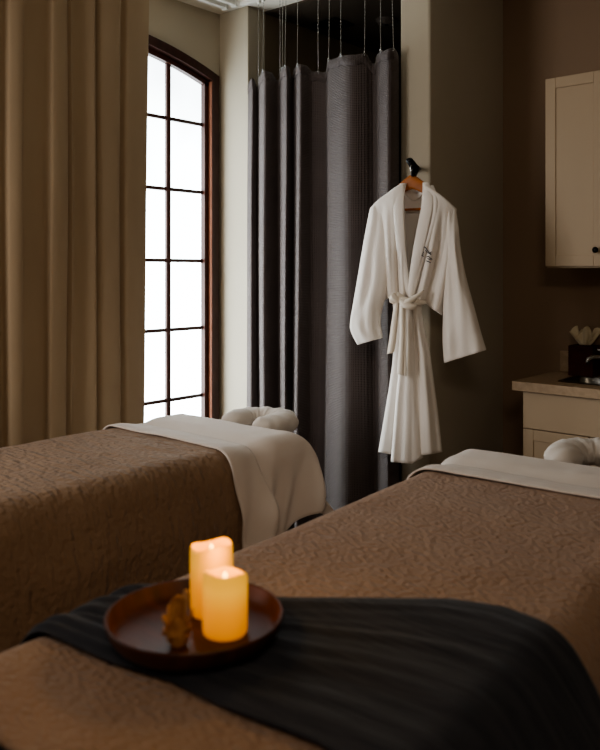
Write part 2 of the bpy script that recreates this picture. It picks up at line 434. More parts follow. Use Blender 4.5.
# ------------------------------------------------------------------ massage tables
TOP = .765
def drape1(s, w, r):                    # arclength across: returns (offset, drop, side)
    a = abs(s); sg = 1 if s >= 0 else -1
    if a <= w-r: return sg*a, 0.0
    q = a-(w-r)
    if q < r*PI/2: return sg*(w-r+r*math.sin(q/r)), r*(1-math.cos(q/r))
    return sg*w, r+(q-r*PI/2)
def drape_pt(s, t, w, hw, r, lift, flare=.10, seed=0, amp=.016, wav=9, y_end=None, diag=0):
    """s across, t along; head edge at y_end; returns local point."""
    x, dx = drape1(s, w+lift, r)
    if y_end is not None and t > y_end-r:
        q = t-(y_end-r)
        if q < r*PI/2: y, dy = y_end-r+r*math.sin(q/r), r*(1-math.cos(q/r))
        else: y, dy = y_end, r+q-r*PI/2
    else: y, dy = t, 0
    drop = math.sqrt(dx*dx+dy*dy)
    z = TOP+lift-drop
    if dx > r*.6:
        k = smooth((dx-r*.4)/.2)
        tt = t+diag*dx*.35
        f = math.sin(tt*wav+seed)+.6*math.sin(tt*wav*2.3+1.3*seed+1)+.8*ns(tt*3, seed, 0)
        x += (1 if s > 0 else -1)*(k*amp*f+flare*k*.25)
    if dy > r*.6:
        k = smooth((dy-r*.6)/.3)
        y += k*(.05+amp*math.sin(s*11+seed))
    z += .0035*ns(x*5, y*5, seed)+.0016*ns(x*14, y*14, seed)
    return Vector((x, y, z))

def make_table(name_label, loc, rz, HE):
    t = tag(empty('massage_table', loc, rz), name_label, 'massage table', 'massage tables')
    w = .36; L0, L1 = -1.04, HE-.005
    box('padded_top', -w+.05, w-.05, L0, L1-.06, TOP-.085, TOP-.02, m_vinyl, t, .03)
    bm = bmesh.new()
    for a in ((-w+.05, -w+.09, L0+.03, L1-.07), (w-.09, w-.05, L0+.03, L1-.07)): bm_box(bm, *a, TOP-.155, TOP-.085, .003)
    for a in ((-w+.09, w-.09, L0+.03, L0+.07), (-w+.09, w-.09, L1-.11, L1-.07), (-w+.09, w-.09, -.02, .02)): bm_box(bm, *a, TOP-.155, TOP-.085, .003)
    from_bm('frame', bm, m_legwood, t)
    for sx in (-1, 1):
        for y in (L0+.14, L1-.14):
            bm = bmesh.new(); bm_tube(bm, [(sx*(w-.07), y, TOP-.13), (sx*(w-.03), y, .02)], [.026, .022], 12)
            lg = from_bm('leg', bm, m_legwood, t, True)
            bm = bmesh.new(); bm_lathe(bm, [(0, 0), (.027, 0), (.027, .03), (.023, .035), (0, .035)], 20, sx*(w-.03), y); from_bm('rubber_foot', bm, m_black, lg, True)
    # face cradle: a padded horseshoe, open towards the table
    cy = L1+.125
    bm = bmesh.new()
    for sx in (-.07, .07): bm_tube(bm, [(sx, L1-.05, TOP-.11), (sx, cy-.02, TOP-.075)], .01, 8)
    bm_tube(bm, [(-.10, cy, TOP-.07), (.10, cy, TOP-.07)], .012, 8)
    from_bm('cradle_support', bm, m_black, t, True)
    return t, cy
def cushion(t, cy, seed, cx=0, dz=0):
    bm = bmesh.new()
    def fn(u, v):
        a = math.radians(-62+304*v)      # open side at -90 deg (towards the table)
        rx, ry = .105, .11
        ctr = Vector((rx*math.cos(a)+cx, cy+ry*math.sin(a), TOP-.002+dz))
        out = Vector((math.cos(a), math.sin(a), 0))
        end = min(v, 1-v)*9
        k = math.sqrt(max(0, 1-(1-min(1, end))**2))*.97+.03
        ph = 2*PI*u
        wr = 1+.09*ns(a*3+seed, math.cos(ph), math.sin(ph), 1.6)+.05*math.sin(a*11+ph*2+seed)*(.5+.5*math.sin(ph))+.03*math.sin(a*23+seed)
        return ctr+out*(.063*k*wr*math.cos(ph))+Vector((0, 0, 1))*(.047*k*wr*math.sin(ph))
    bm_grid(bm, 24, 64, fn, cu=True, cap=True)
    o = from_bm('face_cradle', bm, m_cradle, t, True)
    tag(o, 'pale padded horseshoe face rest')
    return o

# left table: its middle is at (xc, yc); head at yc + .88
LT, cyL = make_table('massage table beside the window with brown ribbed blanket and white sheet', (-2.34, 1.44, 0), 0, .885)
cushion(LT, cyL, 1, -.035, -.012)
RT_RZ = math.radians(4.5)
RT, cyR = make_table('massage table in the foreground with tan quilted blanket and candle tray', (-.945, 1.61, 0), RT_RZ, .955)
cushion(RT, cyR, 4, .02, .0)

def bedding(tbl, loc, rz, t_fold, HE, labels, qmat, seed, sheet_drop, blanket_drop, w):
    # sheet hugging the head end
    def sh(u, v):
        t = t_fold+.02+(HE+.22-(t_fold+.02))*v
        head = smooth((t-t_fold-.1)/.25)
        lift = .004+.016*smooth((t-t_fold-.12)/.12)
        smax = w+sheet_drop*(1-.42*head)
        s = -smax+2*smax*u
        p = drape_pt(s, t, w, 0, .09, lift, flare=.14, seed=seed, amp=.032, wav=21, y_end=HE, diag=1)
        return p
    st = empty('sheet', loc, rz); tag(st, labels[0], 'sheet', 'sheets on the massage tables')
    grid('flat_sheet', 110, 70, sh, m_sheet, st, thick=.003)
    # turned-down fold of the sheet lying over the blanket edge
    def td(u, v):
        lift = .022-.014*smooth(v*1.5-.4)
        smax = w+sheet_drop*.97
        s = -smax+2*smax*u
        wob = .006*math.sin(s*7+seed)
        t = t_fold-.008+wob+(.14)*v
        return drape_pt(s, t, w, 0, .093, lift, flare=.26, seed=seed, amp=.032, wav=21, diag=1)
    grid('turned_down_fold', 110, 16, td, m_sheet, st, thick=.006)
    def bl(u, v):
        lift = .012
        smax = w+blanket_drop
        s = -smax+2*smax*u
        t = -1.08+(t_fold+.012+1.08)*v
        p = drape_pt(s, t, w, 0, .095, lift, flare=.16, seed=seed+2, amp=.014, wav=7)
        return p
    b = grid('blanket', 130, 150, bl, qmat, None, thick=.006)
    b.location = loc; b.rotation_euler = (0, 0, rz)
    tag(b, labels[1], 'blanket', 'blankets on the massage tables')
bedding(LT, (-2.34, 1.44, 0), 0, .45, .885, ('white sheet folded down at the head of the table by the window', 'brown ribbed blanket spread over the table nearest the window'), m_quilt2, 1.0, .44, .52, .372)
RLOC = (-.945, 1.61, 0)
bedding(RT, RLOC, RT_RZ, .54, .955, ('pale sheet folded down at the head of the foreground table', 'tan quilted blanket spread over the foreground table under the tray'), m_quilt, 3.3, .36, .50, .402)

# ------------------------------------------------------------------ charcoal scarf across the foreground table
def to_loc(p):
    d = Vector((p[0]-RLOC[0], p[1]-RLOC[1])); c, s = math.cos(-RT_RZ), math.sin(-RT_RZ)
    return (c*d.x-s*d.y, s*d.x+c*d.y)
ZS = .785
up = [to_loc(on_z(*q, ZS)) for q in ((108, 590), (190, 592), (285, 600), (370, 600), (450, 601), (505, 609), (545, 624))]
lo = [to_loc(on_z(*q, ZS)) for q in ((62, 638), (113, 665), (170, 683), (228, 710), (318, 745))]
ups = [(-.80, up[0][1]-.03), (-.45, up[0][1])]+[(max(a, -.40), b) for a, b in up[1:]]+[(.48, up[-1][1]-.03), (.80, up[-1][1]-.08)]
los = [(-.80, lo[0][1]-.05), (-.45, lo[0][1]-.01)]+[(max(a, -.40), b) for a, b in lo[1:]]+[(.44, lo[-1][1]-.03), (.80, lo[-1][1]-.10)]
def sc_fn(u, v):
    s = -.70+1.48*u
    yu, yl = lin(ups, s), lin(los, s)
    t = yl+(yu-yl)*v
    wd = yu-yl
    bunch = .010*min(1, .2/max(wd, .05))+.004
    ridge = 0
    for k, (fr, ph) in enumerate(((5, .3), (9, 1.9), (15, 4.0), (23, 2.2))):
        ridge += math.sin(v*fr*PI+ph+1.3*math.sin(s*2.2+k)+.5*ns(s*3, k, 0))/(1+.5*k)
    edge = smooth(min(v, 1-v)*14)
    h = .006+(bunch*.55*(ridge+1.4)*.6+.002)*edge
    h = max(h, .005)
    t += .006*ns(s*5, v*3, 2)
    x, dx = drape1(s, .402+.018, .10)
    z = TOP+.016-dx
    nx = 0
    if dx > .03:
        k = smooth((dx-.03)/.12); nx = k*(h+.03+.05*smooth((dx-.05)/.4))*(1 if s > 0 else -1)
    up_k = 1-smooth((dx-.0)/.09)
    return Vector((x+nx, t, z+h*max(up_k, .0)+.004*(1-up_k)))
sc = grid('throw_scarf', 150, 96, sc_fn, m_scarf, None, thick=.003, off=1)
sc.location = RLOC; sc.rotation_euler = (0, 0, RT_RZ)
tag(sc, 'charcoal gauze throw gathered across the foreground table under the tray', 'throw')

# ------------------------------------------------------------------ tray with candles and dried leaf
tc = on_z(195, 627, .815); TZ = .806
TSC = .965
tray = tag(empty('serving_tray', (tc.x, tc.y, TZ)), 'round dark walnut tray holding two candles on the charcoal throw', 'tray')
bm = bmesh.new()
bm_lathe(bm, [(0, 0), (.128, 0), (.136, .002), (.144, .012), (.151, .030), (.1515, .0335), (.148, .0345), (.1455, .032), (.139, .016), (.133, .010), (.125, .0085), (0, .0085)], 96)
bmesh.ops.scale(bm, vec=(TSC, TSC, 1), verts=bm.verts)
from_bm('tray_body', bm, m_walnut, tray, True)
def candle(label, loc, r, h, seed, k, tilt):
    t = tag(empty('pillar_candle', loc), label, 'candle', 'lit candles on the tray')
    bm = bmesh.new()
    nA = 64
    def rim(a): return .004*math.sin(a+seed)+tilt*math.cos(a-seed*2)+.0025*math.sin(3*a+seed*3)
    prof = [(0, 0, 0), (.93, 0, 0), (.985, .003, 0), (1, .008, 0)]+[(1, .008+(h-.02)*i/10, 0) for i in range(1, 11)]+[(.995, h-.007, 1), (.97, h-.002, 1), (.93, h, 1), (.89, h-.002, 1), (.86, h-.007, 1), (.84, h-.016, 1), (.8, h-.020, .4), (.5, h-.022, .1), (0, h-.023, 0)]
    rings = []
    for (q, z, wv) in prof:
        if q == 0: rings.append([bm.verts.new((0, 0, z))]); continue
        ring = []
        for i in range(nA):
            a = 2*PI*i/nA
            rr = r*q*(1+.006*math.sin(4*a+seed+z*40))
            ring.append(bm.verts.new((rr*math.cos(a), rr*math.sin(a), z+wv*rim(a)+(0 if wv else 0)*0+(z/h)**3*rim(a)*(1-wv)*(.0 if z < h*.5 else .6))))
        rings.append(ring)
    for a, b in zip(rings, rings[1:]):
        for i in range(nA):
            j = (i+1) % nA
            if len(a) == 1: bm.faces.new((a[0], b[i], b[j]))
            elif len(b) == 1: bm.faces.new((a[i], a[j], b[0]))
            else: bm.faces.new((a[i], a[j], b[j], b[i]))
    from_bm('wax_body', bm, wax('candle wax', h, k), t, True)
    bm = bmesh.new(); bm_lathe(bm, [(0, h-.0235), (.004, h-.022), (.0055, h-.015), (.004, h-.007), (0, h+.001)], 16)
    tag(from_bm('flame_tip', bm, m_flame, t, True), 'small glowing flame tip')
    L = bpy.data.lights.new('candle_glow', 'POINT'); L.energy = CANDLE*k; L.color = (1, .62, .20); L.shadow_soft_size = .02
    lo_ = bpy.data.objects.new('candle_glow', L); C.objects.link(lo_); lo_.location = (0, 0, h+.03); lo_.parent = t
    return t
CANDLE = .6
cb = on_z(211.5, 612, TZ+.0085); cf = on_z(225, 632, TZ+.0085)
c_back = candle('taller lit ivory pillar candle standing at the back of the tray', (cb.x, cb.y, TZ+.0085), .0365, .117, 1.0, .56, -.002)
c_front = candle('shorter lit ivory pillar candle standing at the front of the tray', (cf.x, cf.y, TZ+.0085), .0365, .098, 2.4, .64, .003)

# dried curled leaf cluster
lp = on_z(179, 645, TZ+.0085)
leaf = tag(empty('dried_seed_pod', (lp.x, lp.y, TZ+.0085), math.radians(20)), 'curled brown dried pod lying on the tray left of the candles', 'dried pod')
def petal(name, ang, ln, wd, lift, curl, seed):
    bm = bmesh.new()
    ca, sa = math.cos(ang), math.sin(ang)
    def fn(u, v):
        w = wd*math.sin(PI*min(1, .12+.86*v))**.8*(1 if v < .97 else .3)
        a = (u-.5)*2
        r = ln*v
        z = .004+lift*math.sin(v*PI*.5)+curl*a*a*(.5+v*.5)+.004*ns(u*4, v*4, seed, 2)
        x = r*(1-.25*v*v); y = a*w
        return (x*ca-y*sa, x*sa+y*ca, z)
    bm_grid(bm, 12, 16, fn)
    o = from_bm(name, bm, m_leaf, leaf, True)
    m = o.modifiers.new('s', 'SOLIDIFY'); m.thickness = .0022
for i, (a, ln, wd, li, cu) in enumerate(((221, .036, .012, .034, .008), (190, .026, .013, .046, .010), (150, .016, .014, .060, .010), (70, .020, .013, .070, .010), (41, .030, .014, .040, .012), (20, .028, .014, .022, .010), (311, .026, .017, .008, .012), (265, .030, .017, .010, .012), (240, .034, .015, .016, .010))):
    petal('husk', math.radians(a-20), ln, wd, li, cu, i)
bm = bmesh.new(); bmesh.ops.create_uvsphere(bm, u_segments=20, v_segments=14, radius=.02)
for v in bm.verts:
    v.co *= 1+.18*ns(v.co.x, v.co.y, v.co.z, 90); v.co.z = max(v.co.z*1.15+.020, 0); v.co.x *= 1.05-v.co.z*7; v.co.y *= 1.05-v.co.z*7
from_bm('core', bm, m_leaf, leaf, True)

# ------------------------------------------------------------------ robe on its hanger
RY = 3.02
HX = px_x(413, RY)
RN = math.radians(14)                   # the robe swings a little towards the room
rn = Vector((math.sin(RN), -math.cos(RN), 0))   # its outward normal
P0 = Vector((HX, RY, 0)); CAM = Vector((0, 0, CAMZ))
def R(px, py, w=0.0):
    d = Vector((-s_, c_, 0))+Vector((c_, s_, 0))*((px-300)/F)+Vector((0, 0, 1))*((HOR-py)/F)
    k = (P0+rn*w-CAM).dot(rn)/d.dot(rn)
    return CAM+d*k
ZR = R(413, 460).z
robe = tag(empty('bathrobe', (HX, RY, R(413, 184).z)), 'white cotton bathrobe with tied belt on the wooden hanger', 'robe')
def rgrid(name, nu, nv, fn, mat, thick=.004, cu=False, sub=0, par=None, cap=False):
    base = robe.location if par is None else Vector(robe.location)
    o = grid(name, nu, nv, lambda u, v: fn(u, v)-Vector(robe.location), mat, par or robe, thick=thick, cu=cu, sub=sub, cap=cap)
    return o
def panel(top, bot, u, v, side=0):
    a = cr(top, u); b = cr(bot, u)
    return a[0]+(b[0]-a[0])*v, a[1]+(b[1]-a[1])*v
def bodice(top, bot, sidecurve, wfn, name, nu=60, nv=50):
    def fn(u, v):
        x, y = panel(top, bot, u, v)
        x += sidecurve(u, v)
        return R(x, y, wfn(u, v))
    return fn
# left and right front panels, back panel
topL = [(371, 208), (378, 200.5), (388, 193), (396, 187), (403, 183)]
botL = [(380, 302), (387, 299), (394, 297), (402, 298), (409, 298)]
topR = [(425, 184), (433, 189.5), (442, 196), (449, 202), (456, 209)]
botR = [(410, 298), (416, 299), (424, 302), (433, 309), (442, 315)]
def wL(u, v):
    base = .075*math.sin(PI*min(1, .06+.62*u))**.8*(.35+.65*math.sin(PI*(.15+.7*v)))
    fold = .017*smooth((v-.05)*1.6)*math.sin(u*16+.8*v)+.006*smooth(v*1.5)*math.sin(u*31+3*v)
    return base+fold+.004*ns(u*3, v*4, 3)
def wR(u, v):
    base = .075*math.sin(PI*min(1, .06+.62*(1-u)))**.8*(.35+.65*math.sin(PI*(.15+.7*v)))
    fold = .016*smooth((v-.05)*1.6)*math.sin(u*14+2.4+.5*v)+.006*smooth(v*1.5)*math.sin(u*29+1+2*v)
    return base+fold+.004*ns(u*3, v*4, 8)
fL = bodice(topL, botL, lambda u, v: -4*math.sin(PI*v)*(1-u)*.3, wL, 'l')
fR = bodice(topR, botR, lambda u, v: (2.0*(1-u)+3*u)*math.sin(PI*v), wR, 'r')
rgrid('front_panel', 56, 48, fL, m_robe)
fr = rgrid('front_panel', 56, 48, fR, m_robe)
topB = [(371, 208), (380, 199), (392, 190), (403, 186), (414, 189), (425, 187), (435, 191), (446, 200), (456, 209)]
botB = [(380, 302), (387, 299), (394, 297), (402, 298), (410, 299), (416, 299), (424, 302), (433, 309), (442, 315)]
rgrid('back_panel', 60, 40, bodice(topB, botB, lambda u, v: (u-.5)*4*math.sin(PI*v), lambda u, v: -.035*math.sin(PI*u)**.6-.005+.004*math.sin(u*20)*v, 'b'), m_robe)
# shawl collar: two bands, crossing at the waist, joined behind the neck
def band(ctr, half, w0, name, roll=.012, ph=0):
    def fn(u, v):
        x, y, h, w = cr(ctr, v)
        a = (u-.5)*2
        return R(x+a*h, y-a*half*0, w+roll*(1-a*a)+.003*math.sin(v*14+ph))
    return rgrid(name, 14, 50, fn, m_robe, thick=.005)
# (centre px, py, half-width px, depth)
band([(403.5, 184, 2.8, .02), (400, 195, 4.2, .048), (399, 208, 4.6, .066), (400, 230, 4.4, .082), (402, 253, 3.8, .084), (405.5, 275, 3.0, .074), (409.5, 296, 1.8, .055)], 0, 0, 'collar', .006, ph=.5)
band([(426, 183, 2.6, .02), (427.5, 195, 4.6, .048), (427, 208, 5.4, .068), (422, 233, 5.4, .084), (417.5, 255, 4.6, .092), (413.5, 276, 3.4, .085), (410.5, 297, 2.0, .062)], 0, 0, 'collar', .006)
band([(431, 186, 2.0, .02), (435, 198, 2.2, .046), (434.5, 215, 2.0, .066), (429.5, 235, 1.7, .078), (423, 256, 1.5, .082), (417, 277, 1.4, .078), (412, 297, 1.2, .058)], 0, 0, 'collar_fold', .006)
def nk(u, v):
    x = 403+22*u; y = 187.5+3.4*math.sin(PI*u)+10*v*(.3+.7*math.sin(PI*u))
    return R(x, y, -.012-.026*math.sin(PI*u)+.004*math.sin(PI*v))
rgrid('neck_band', 24, 8, nk, m_robe, thick=.004)
# sleeves: open tapered tubes
def sleeve(secs, seed, name='sleeve'):
    def fn(u, v):
        ox, oy, ix, iy, hd, w = cr(secs, v)
        a = 2*PI*u
        k = .5-.5*math.cos(a)           # 0 outer .. 1 inner
        cw_ = math.sin(a)
        fold = (.007*math.sin(k*9+seed+v*2)+.004*math.sin(k*16-v*5+seed))*smooth(v*2)*abs(cw_)+.007*ns(k*3, v*4, seed, 1.5)
        return R(ox+(ix-ox)*k, oy+(iy-oy)*k, w+(hd*cw_ if cw_ > 0 else hd*.75*cw_)+fold)
    rgrid(name, 48, 46, fn, m_robe, thick=.004, cu=True)
    def cf_(u, v):
        return fn(u, .93+.07*v)+rn*.0
    return fn
fsL = sleeve([(371, 208, 386, 197, .010, .018), (368, 222, 388, 222, .030, .022), (363, 250, 389, 256, .042, .026), (358, 280, 387, 288, .046, .028), (353.5, 306, 381.5, 309, .046, .030), (351, 322, 380, 323, .044, .030), (351.5, 331, 381, 331, .043, .030), (358, 344.5, 382, 338, .040, .030)], 1.0)
fsR = sleeve([(456, 209, 443, 199, .010, .018), (458.5, 226, 441, 226, .030, .022), (461, 250, 443, 253, .042, .028), (466, 276, 444, 281, .048, .032), (474, 306, 443, 312, .050, .036), (481, 332, 442.5, 340, .048, .038), (486.5, 350, 444, 363, .044, .038)], 4.0)
# skirt
SL = [(300, 393), (312, 394.5), (340, 395), (365, 393), (390, 389.5), (420, 384.5), (452, 379)]
SR = [(300, 422), (312, 421), (330, 424), (352, 429), (380, 433), (410, 437), (452, 441.5)]
def skirt(u, v):
    a = 2*PI*u; k = .5-.5*math.cos(a); fr_ = math.sin(a)
    hem = 452+(4 if fr_ > 0 else 0)*math.sin(PI*k)
    y = 298+(hem-298)*v
    x0, x1 = lin(SL, y), lin(SR, y)
    hd = .026+.036*v
    fold = (.014*math.sin(k*17+.6*v)+.007*math.sin(k*31+1.5))*smooth(v*1.4+.25)
    w = .028+hd*abs(fr_)**.7*(1 if fr_ > 0 else -.8)+fold*abs(fr_)
    return R(x0+(x1-x0)*k, y, w)
rgrid('skirt', 96, 56, skirt, m_robe, thick=.004, cu=True)
def flap(u, v):
    y0 = 300; hem = 462+2.6*u-3.5*max(0, u-.65)/.35*2
    y = y0+(hem-y0)*v
    xl = lin([(300, 402), (330, 402), (360, 400.5), (400, 396.5), (462, 391.5)], y)
    xr = lin([(300, 413), (330, 415), (380, 418), (430, 421), (465, 423)], y)
    w = .062+.040*v+.010*math.sin(u*PI*.9+.3)-.030*smooth((u-.7)*3.4)+.006*math.sin(u*14+v*1.5)*v-.018*smooth((.08-u)*12)
    return R(xl+(xr-xl)*u, y, w)
rgrid('front_overlap', 36, 50, flap, m_robe, thick=.004)
# belt: band round the waist, knot, two tails
belt = empty('belt', (0, 0, 0)); belt.parent = robe
def bpart(name, bm): 
    bmesh.ops.translate(bm, vec=-Vector(robe.location), verts=bm.verts)
    return from_bm(name, bm, m_belt, belt, True)
bm = bmesh.new()
pts = [R(x, y, w) for x, y, w in ((391, 296.5, .055), (395, 297.5, .082), (399, 299, .092), (404, 300, .095), (409, 301.5, .090), (414, 302, .082), (420, 302, .062), (424, 301.5, .035))]
bm_tube(bm, pts, [.018, .023, .025, .025, .025, .024, .022, .018], 14, .6); bpart('waistband', bm)
bm = bmesh.new()
def knot(u, v):
    a = 2*PI*u; b = PI*(v*.98+.01)
    r = 1+.22*math.sin(3*a+2*b)+.12*ns(math.cos(a)*2, math.sin(a)*2, b*2)
    return R(396.5, 298.5, .108)+Vector((c_, s_, 0))*(.031*r*math.sin(b)*math.cos(a))+Vector((0, 0, 1))*(.022*r*math.cos(b))+rn*(.020*r*math.sin(b)*math.sin(a))
bm_grid(bm, 28, 18, knot, cu=True, cap=True); bpart('knot', bm)
bm = bmesh.new()
bm_tube(bm, [R(x, y, w) for x, y, w in ((403, 305, .112), (408, 302, .118), (412, 299.5, .116), (417, 296.5, .108), (421, 293, .10), (424, 290.5, .085))], [.017, .021, .019, .015, .010, .005], 12, .7)
bpart('loop', bm)
bm = bmesh.new()
bm_tube(bm, [R(x, y, w) for x, y, w in ((401, 301, .112), (405, 304.5, .12), (409, 306, .122), (413, 307, .115), (415, 304, .10))], [.014, .021, .023, .019, .011], 12, .8)
bpart('knot', bm)
def tail(pts, name, ph):
    def fn(u, v):
        x, y, h, w = cr(pts, v); a = (u-.5)*2
        return R(x+a*h, y+1.2*a*(1 if ph else -1)*smooth((v-.9)*10), w+.007*math.cos(a*PI*1.1+ph)*(1-.3*v)+.003*math.sin(v*9+ph))
    o = grid(name, 14, 40, lambda u, v: fn(u, v)-Vector(robe.location), m_belt, belt, thick=.006)
tail([(397, 302, 2.2, .105), (396, 312, 2.8, .108), (394.5, 325, 3.2, .108), (392.8, 340, 3.4, .110), (390.8, 353, 3.6, .110)], 'tail', 0)
tail([(403, 304, 2.2, .118), (403.5, 316, 2.8, .122), (403.5, 332, 3.0, .124), (403, 352, 3.4, .126), (402.2, 375, 4.3, .126)], 'tail', 1.2)
# embroidered emblem on the breast
def on_panel(px, py):
    best = None
    for i in range(0, 57):
        for j in range(0, 57):
            u, v = i/56, j/56
            x, y = panel(topR, botR, u, v); x += (2.0*(1-u)+3*u)*math.sin(PI*v)
            d = (x-px)**2+(y-py)**2
            if best is None or d < best[0]: best = (d, u, v)
    return R(px, py, max(wR(best[1], best[2])+.010, .097))
def stroke(bm, pts, r=.0013):
    bm_tube(bm, [on_panel(p[0]+.6, p[1]) for p in pts], r*1.25, 5)
bm = bmesh.new()
stroke(bm, [(422.2, 247.4), (424.2, 247.0), (425.8, 248.6), (427.4, 251.2), (429.0, 253.6), (430.6, 254.6)], .0016)
stroke(bm, [(424.6, 250.0), (426.0, 251.6), (427.6, 253.2), (429.4, 253.0), (430.8, 251.6)])
stroke(bm, [(420.0, 252.0), (421.6, 250.8), (423.2, 252.8), (420.6, 253.4), (422.8, 254.4)])
stroke(bm, [(419.2, 254.6), (421.0, 255.2), (423.4, 256.4)], .0015)
stroke(bm, [(426.2, 256.8), (428.0, 256.2), (429.2, 258.0), (431.4, 258.6)], .0014)
stroke(bm, [(427.0, 258.4), (429.2, 259.6), (431.8, 259.8)], .0013)
stroke(bm, [(425.8, 260.8), (427.8, 261.6), (430.2, 262.8)], .0014)
bmesh.ops.translate(bm, vec=-Vector(robe.location), verts=bm.verts)
em = from_bm('embroidered_emblem', bm, m_thread, robe, True); tag(em, 'small dark blue embroidered script on the breast')

# hanger
hg = tag(empty('clothes_hanger', (HX, RY, R(413, 184).z)), 'amber wooden coat hanger inside the white bathrobe', 'hanger')
ux = Vector((math.cos(RN), math.sin(RN), 0))
bm = bmesh.new()
def hang(u, v):
    a = (v-.5)*2                        # -1..1 along the arms
    ln = .145
    xx = a*ln
    zc = .010-.105*abs(a)**1.25
    hgt = .034*(1-.55*abs(a)); th = .011*(1-.2*abs(a))
    ph = 2*PI*u; cs, sn = math.cos(ph), math.sin(ph)
    sq = lambda q: math.copysign(abs(q)**.6, q)
    return ux*xx+Vector((0, 0, zc+hgt*sq(sn)))+rn*(th*sq(cs)+.012-.0*abs(a))
bm_grid(bm, 20, 48, hang, cu=True, cap=True)
from_bm('shoulder_bar', bm, m_hangwood, hg, True)
bm = bmesh.new()
bm_tube(bm, [ux*(-.13)+Vector((0, 0, -.115)), ux*(.13)+Vector((0, 0, -.115))], .006, 10)
from_bm('trouser_bar', bm, m_hangwood, hg, True)
HOOKZ = R(413, 172).z-R(413, 184).z
bm = bmesh.new()
hp = [Vector((0, 0, .035))+rn*.012, Vector((0, 0, .048))+rn*.012]
for i in range(11):
    a = -PI*.5+PI*1.3*i/10
    hp.append(Vector((0, 0, .048+.020))+rn*(.012)+(rn*math.cos(a)+Vector((0, 0, 1))*math.sin(a))*.020)
bm_tube(bm, hp, .0022, 8); from_bm('hook_wire', bm, m_chrome, hg, True)

# black wall hook
hk = tag(empty('wall_hook', (px_x(415, YP), YP, R(413, 172).z)), 'black angled coat hook on the end of the partition above the robe', 'hook')
b0 = Vector(hk.location)
bm = bmesh.new()
def hpt(px, py, y): return Vector((px_x(px, y), y, zz(py, px_x(px, y), y)))-b0
ring = [(hpt(416.5, 169, YP-.0)), hpt(416.3, 169, YP-.012)]
bm_tube(bm, ring, .017, 24); from_bm('wall_plate', bm, m_black, hk, True)
bm = bmesh.new()
bm_tube(bm, [hpt(408.5, 159.0, 2.985), hpt(409.2, 160.0, 2.99), hpt(412, 163.8, 3.02), hpt(415, 168, 3.06), hpt(417, 169, 3.12), hpt(418, 169, YP-.008)], [.010, .017, .019, .020, .016, .014], 14, .75)
bm_tube(bm, [hpt(415.6, 167.0, 3.06), hpt(415, 171, 3.05), hpt(414.2, 174.8, 3.03), hpt(413.2, 174.8, 2.995), hpt(412.8, 172.6, 2.985)], [.018, .016, .013, .011, .008], 14, .75)
from_bm('prong', bm, m_black, hk, True)

# ------------------------------------------------------------------ cabinets
YF = 3.40                               # counter front edge
XCL = px_x(512, YF)
def panel_door(name, x0, x1, y, z0, z1, par, knob=None, st=.05):
    o = par.location
    bm = bmesh.new()
    def b(*a, bev=.0018): bm_box(bm, a[0]-o.x, a[1]-o.x, a[2]-o.y, a[3]-o.y, a[4]-o.z, a[5]-o.z, bev)
    b(x0, x0+st, y-.02, y, z0, z1); b(x1-st, x1, y-.02, y, z0, z1)
    b(x0+st, x1-st, y-.02, y, z1-st, z1); b(x0+st, x1-st, y-.02, y, z0, z0+st)
    b(x0+st-.002, x1-st+.002, y-.014, y-.002, z0+st-.002, z1-st+.002, bev=0)
    d = from_bm(name, bm, m_cab, par)
    if knob:
        bm = bmesh.new()
        bm_lathe(bm, [(0, 0), (.007, 0), (.006, .010), (.012, .016), (.014, .022), (.010, .027), (0, .028)], 20)
        bmesh.ops.rotate(bm, cent=(0, 0, 0), matrix=Matrix.Rotation(PI/2, 3, 'X'), verts=bm.verts)
        bmesh.ops.translate(bm, vec=(knob[0]-o.x, y-.02-o.y, knob[1]-o.z), verts=bm.verts)
        tag(from_bm('knob', bm, m_black, d, True), 'black round knob')
    return d
# wall cabinets
YU = 3.58
UX0 = px_x(545, YU); UZ0 = zz(268, UX0, YU); UZ1 = zz(79, UX0, YU); DW = .282
KX = px_x(597, YU); KZ = zz(250, KX, YU)
for k, (x0, lab) in enumerate(((UX0, 'cream wall cabinet nearest the robe with black knob, above the tissue box'), (UX0+2*DW+.006, 'cream wall cabinet farther right beyond the picture edge'))):
    t = tag(empty('wall_cabinet', (x0+DW, YU+.15, UZ0)), lab, 'cabinet')
    box('carcass', -DW+.001, DW-.001, -.13, YB-YU-.15, 0, UZ1-UZ0, m_cab, t, .002)
    panel_door('door', x0+.002, x0+DW-.0015, YU+.019, UZ0+.008, UZ1-.002, t, (KX, KZ) if k == 0 else None)
    panel_door('door', x0+DW+.0015, x0+2*DW-.002, YU+.019, UZ0+.008, UZ1-.002, t, None)
    if k == 0: break
# base cabinet with false drawer front and doors
YBf = YF+.03
BX0 = px_x(523, YBf); BM = px_x(589, YBf); DB = BM-BX0; BX1 = BX0+2*DB
CZ1 = zz(381, XCL, YF); CZ0 = CZ1-.042
ZD = zz(428, BX0, YBf)
t = tag(empty('sink_cabinet', ((BX0+BX1)/2, YBf+.2, 0)), 'cream base cabinet with drawer front under the sink counter', 'cabinet')
o = t.location
box('carcass', BX0-o.x, BX1-o.x, YBf-o.y+.02, YB-.002-o.y, .09, CZ0-.001, m_cab, t, .002)
box('toe_kick', BX0+.01-o.x, BX1-.01-o.x, YBf+.07-o.y, YB-.01-o.y, 0, .09, m_black, t)
box('drawer_front', BX0-o.x, BX1-.002-o.x, YBf-o.y, YBf+.02-o.y, ZD+.002, CZ0-.006, m_cab, t, .002)
panel_door('door', BX0, BM-.0015, YBf+.02, .10, ZD-.002, t)
panel_door('door', BM+.0015, BX1-.002, YBf+.02, .10, ZD-.002, t)
t = tag(empty('base_cabinet', (BX1+DB, YBf+.2, 0)), 'cream base cabinet right of the sink cabinet', 'cabinet') if False else None
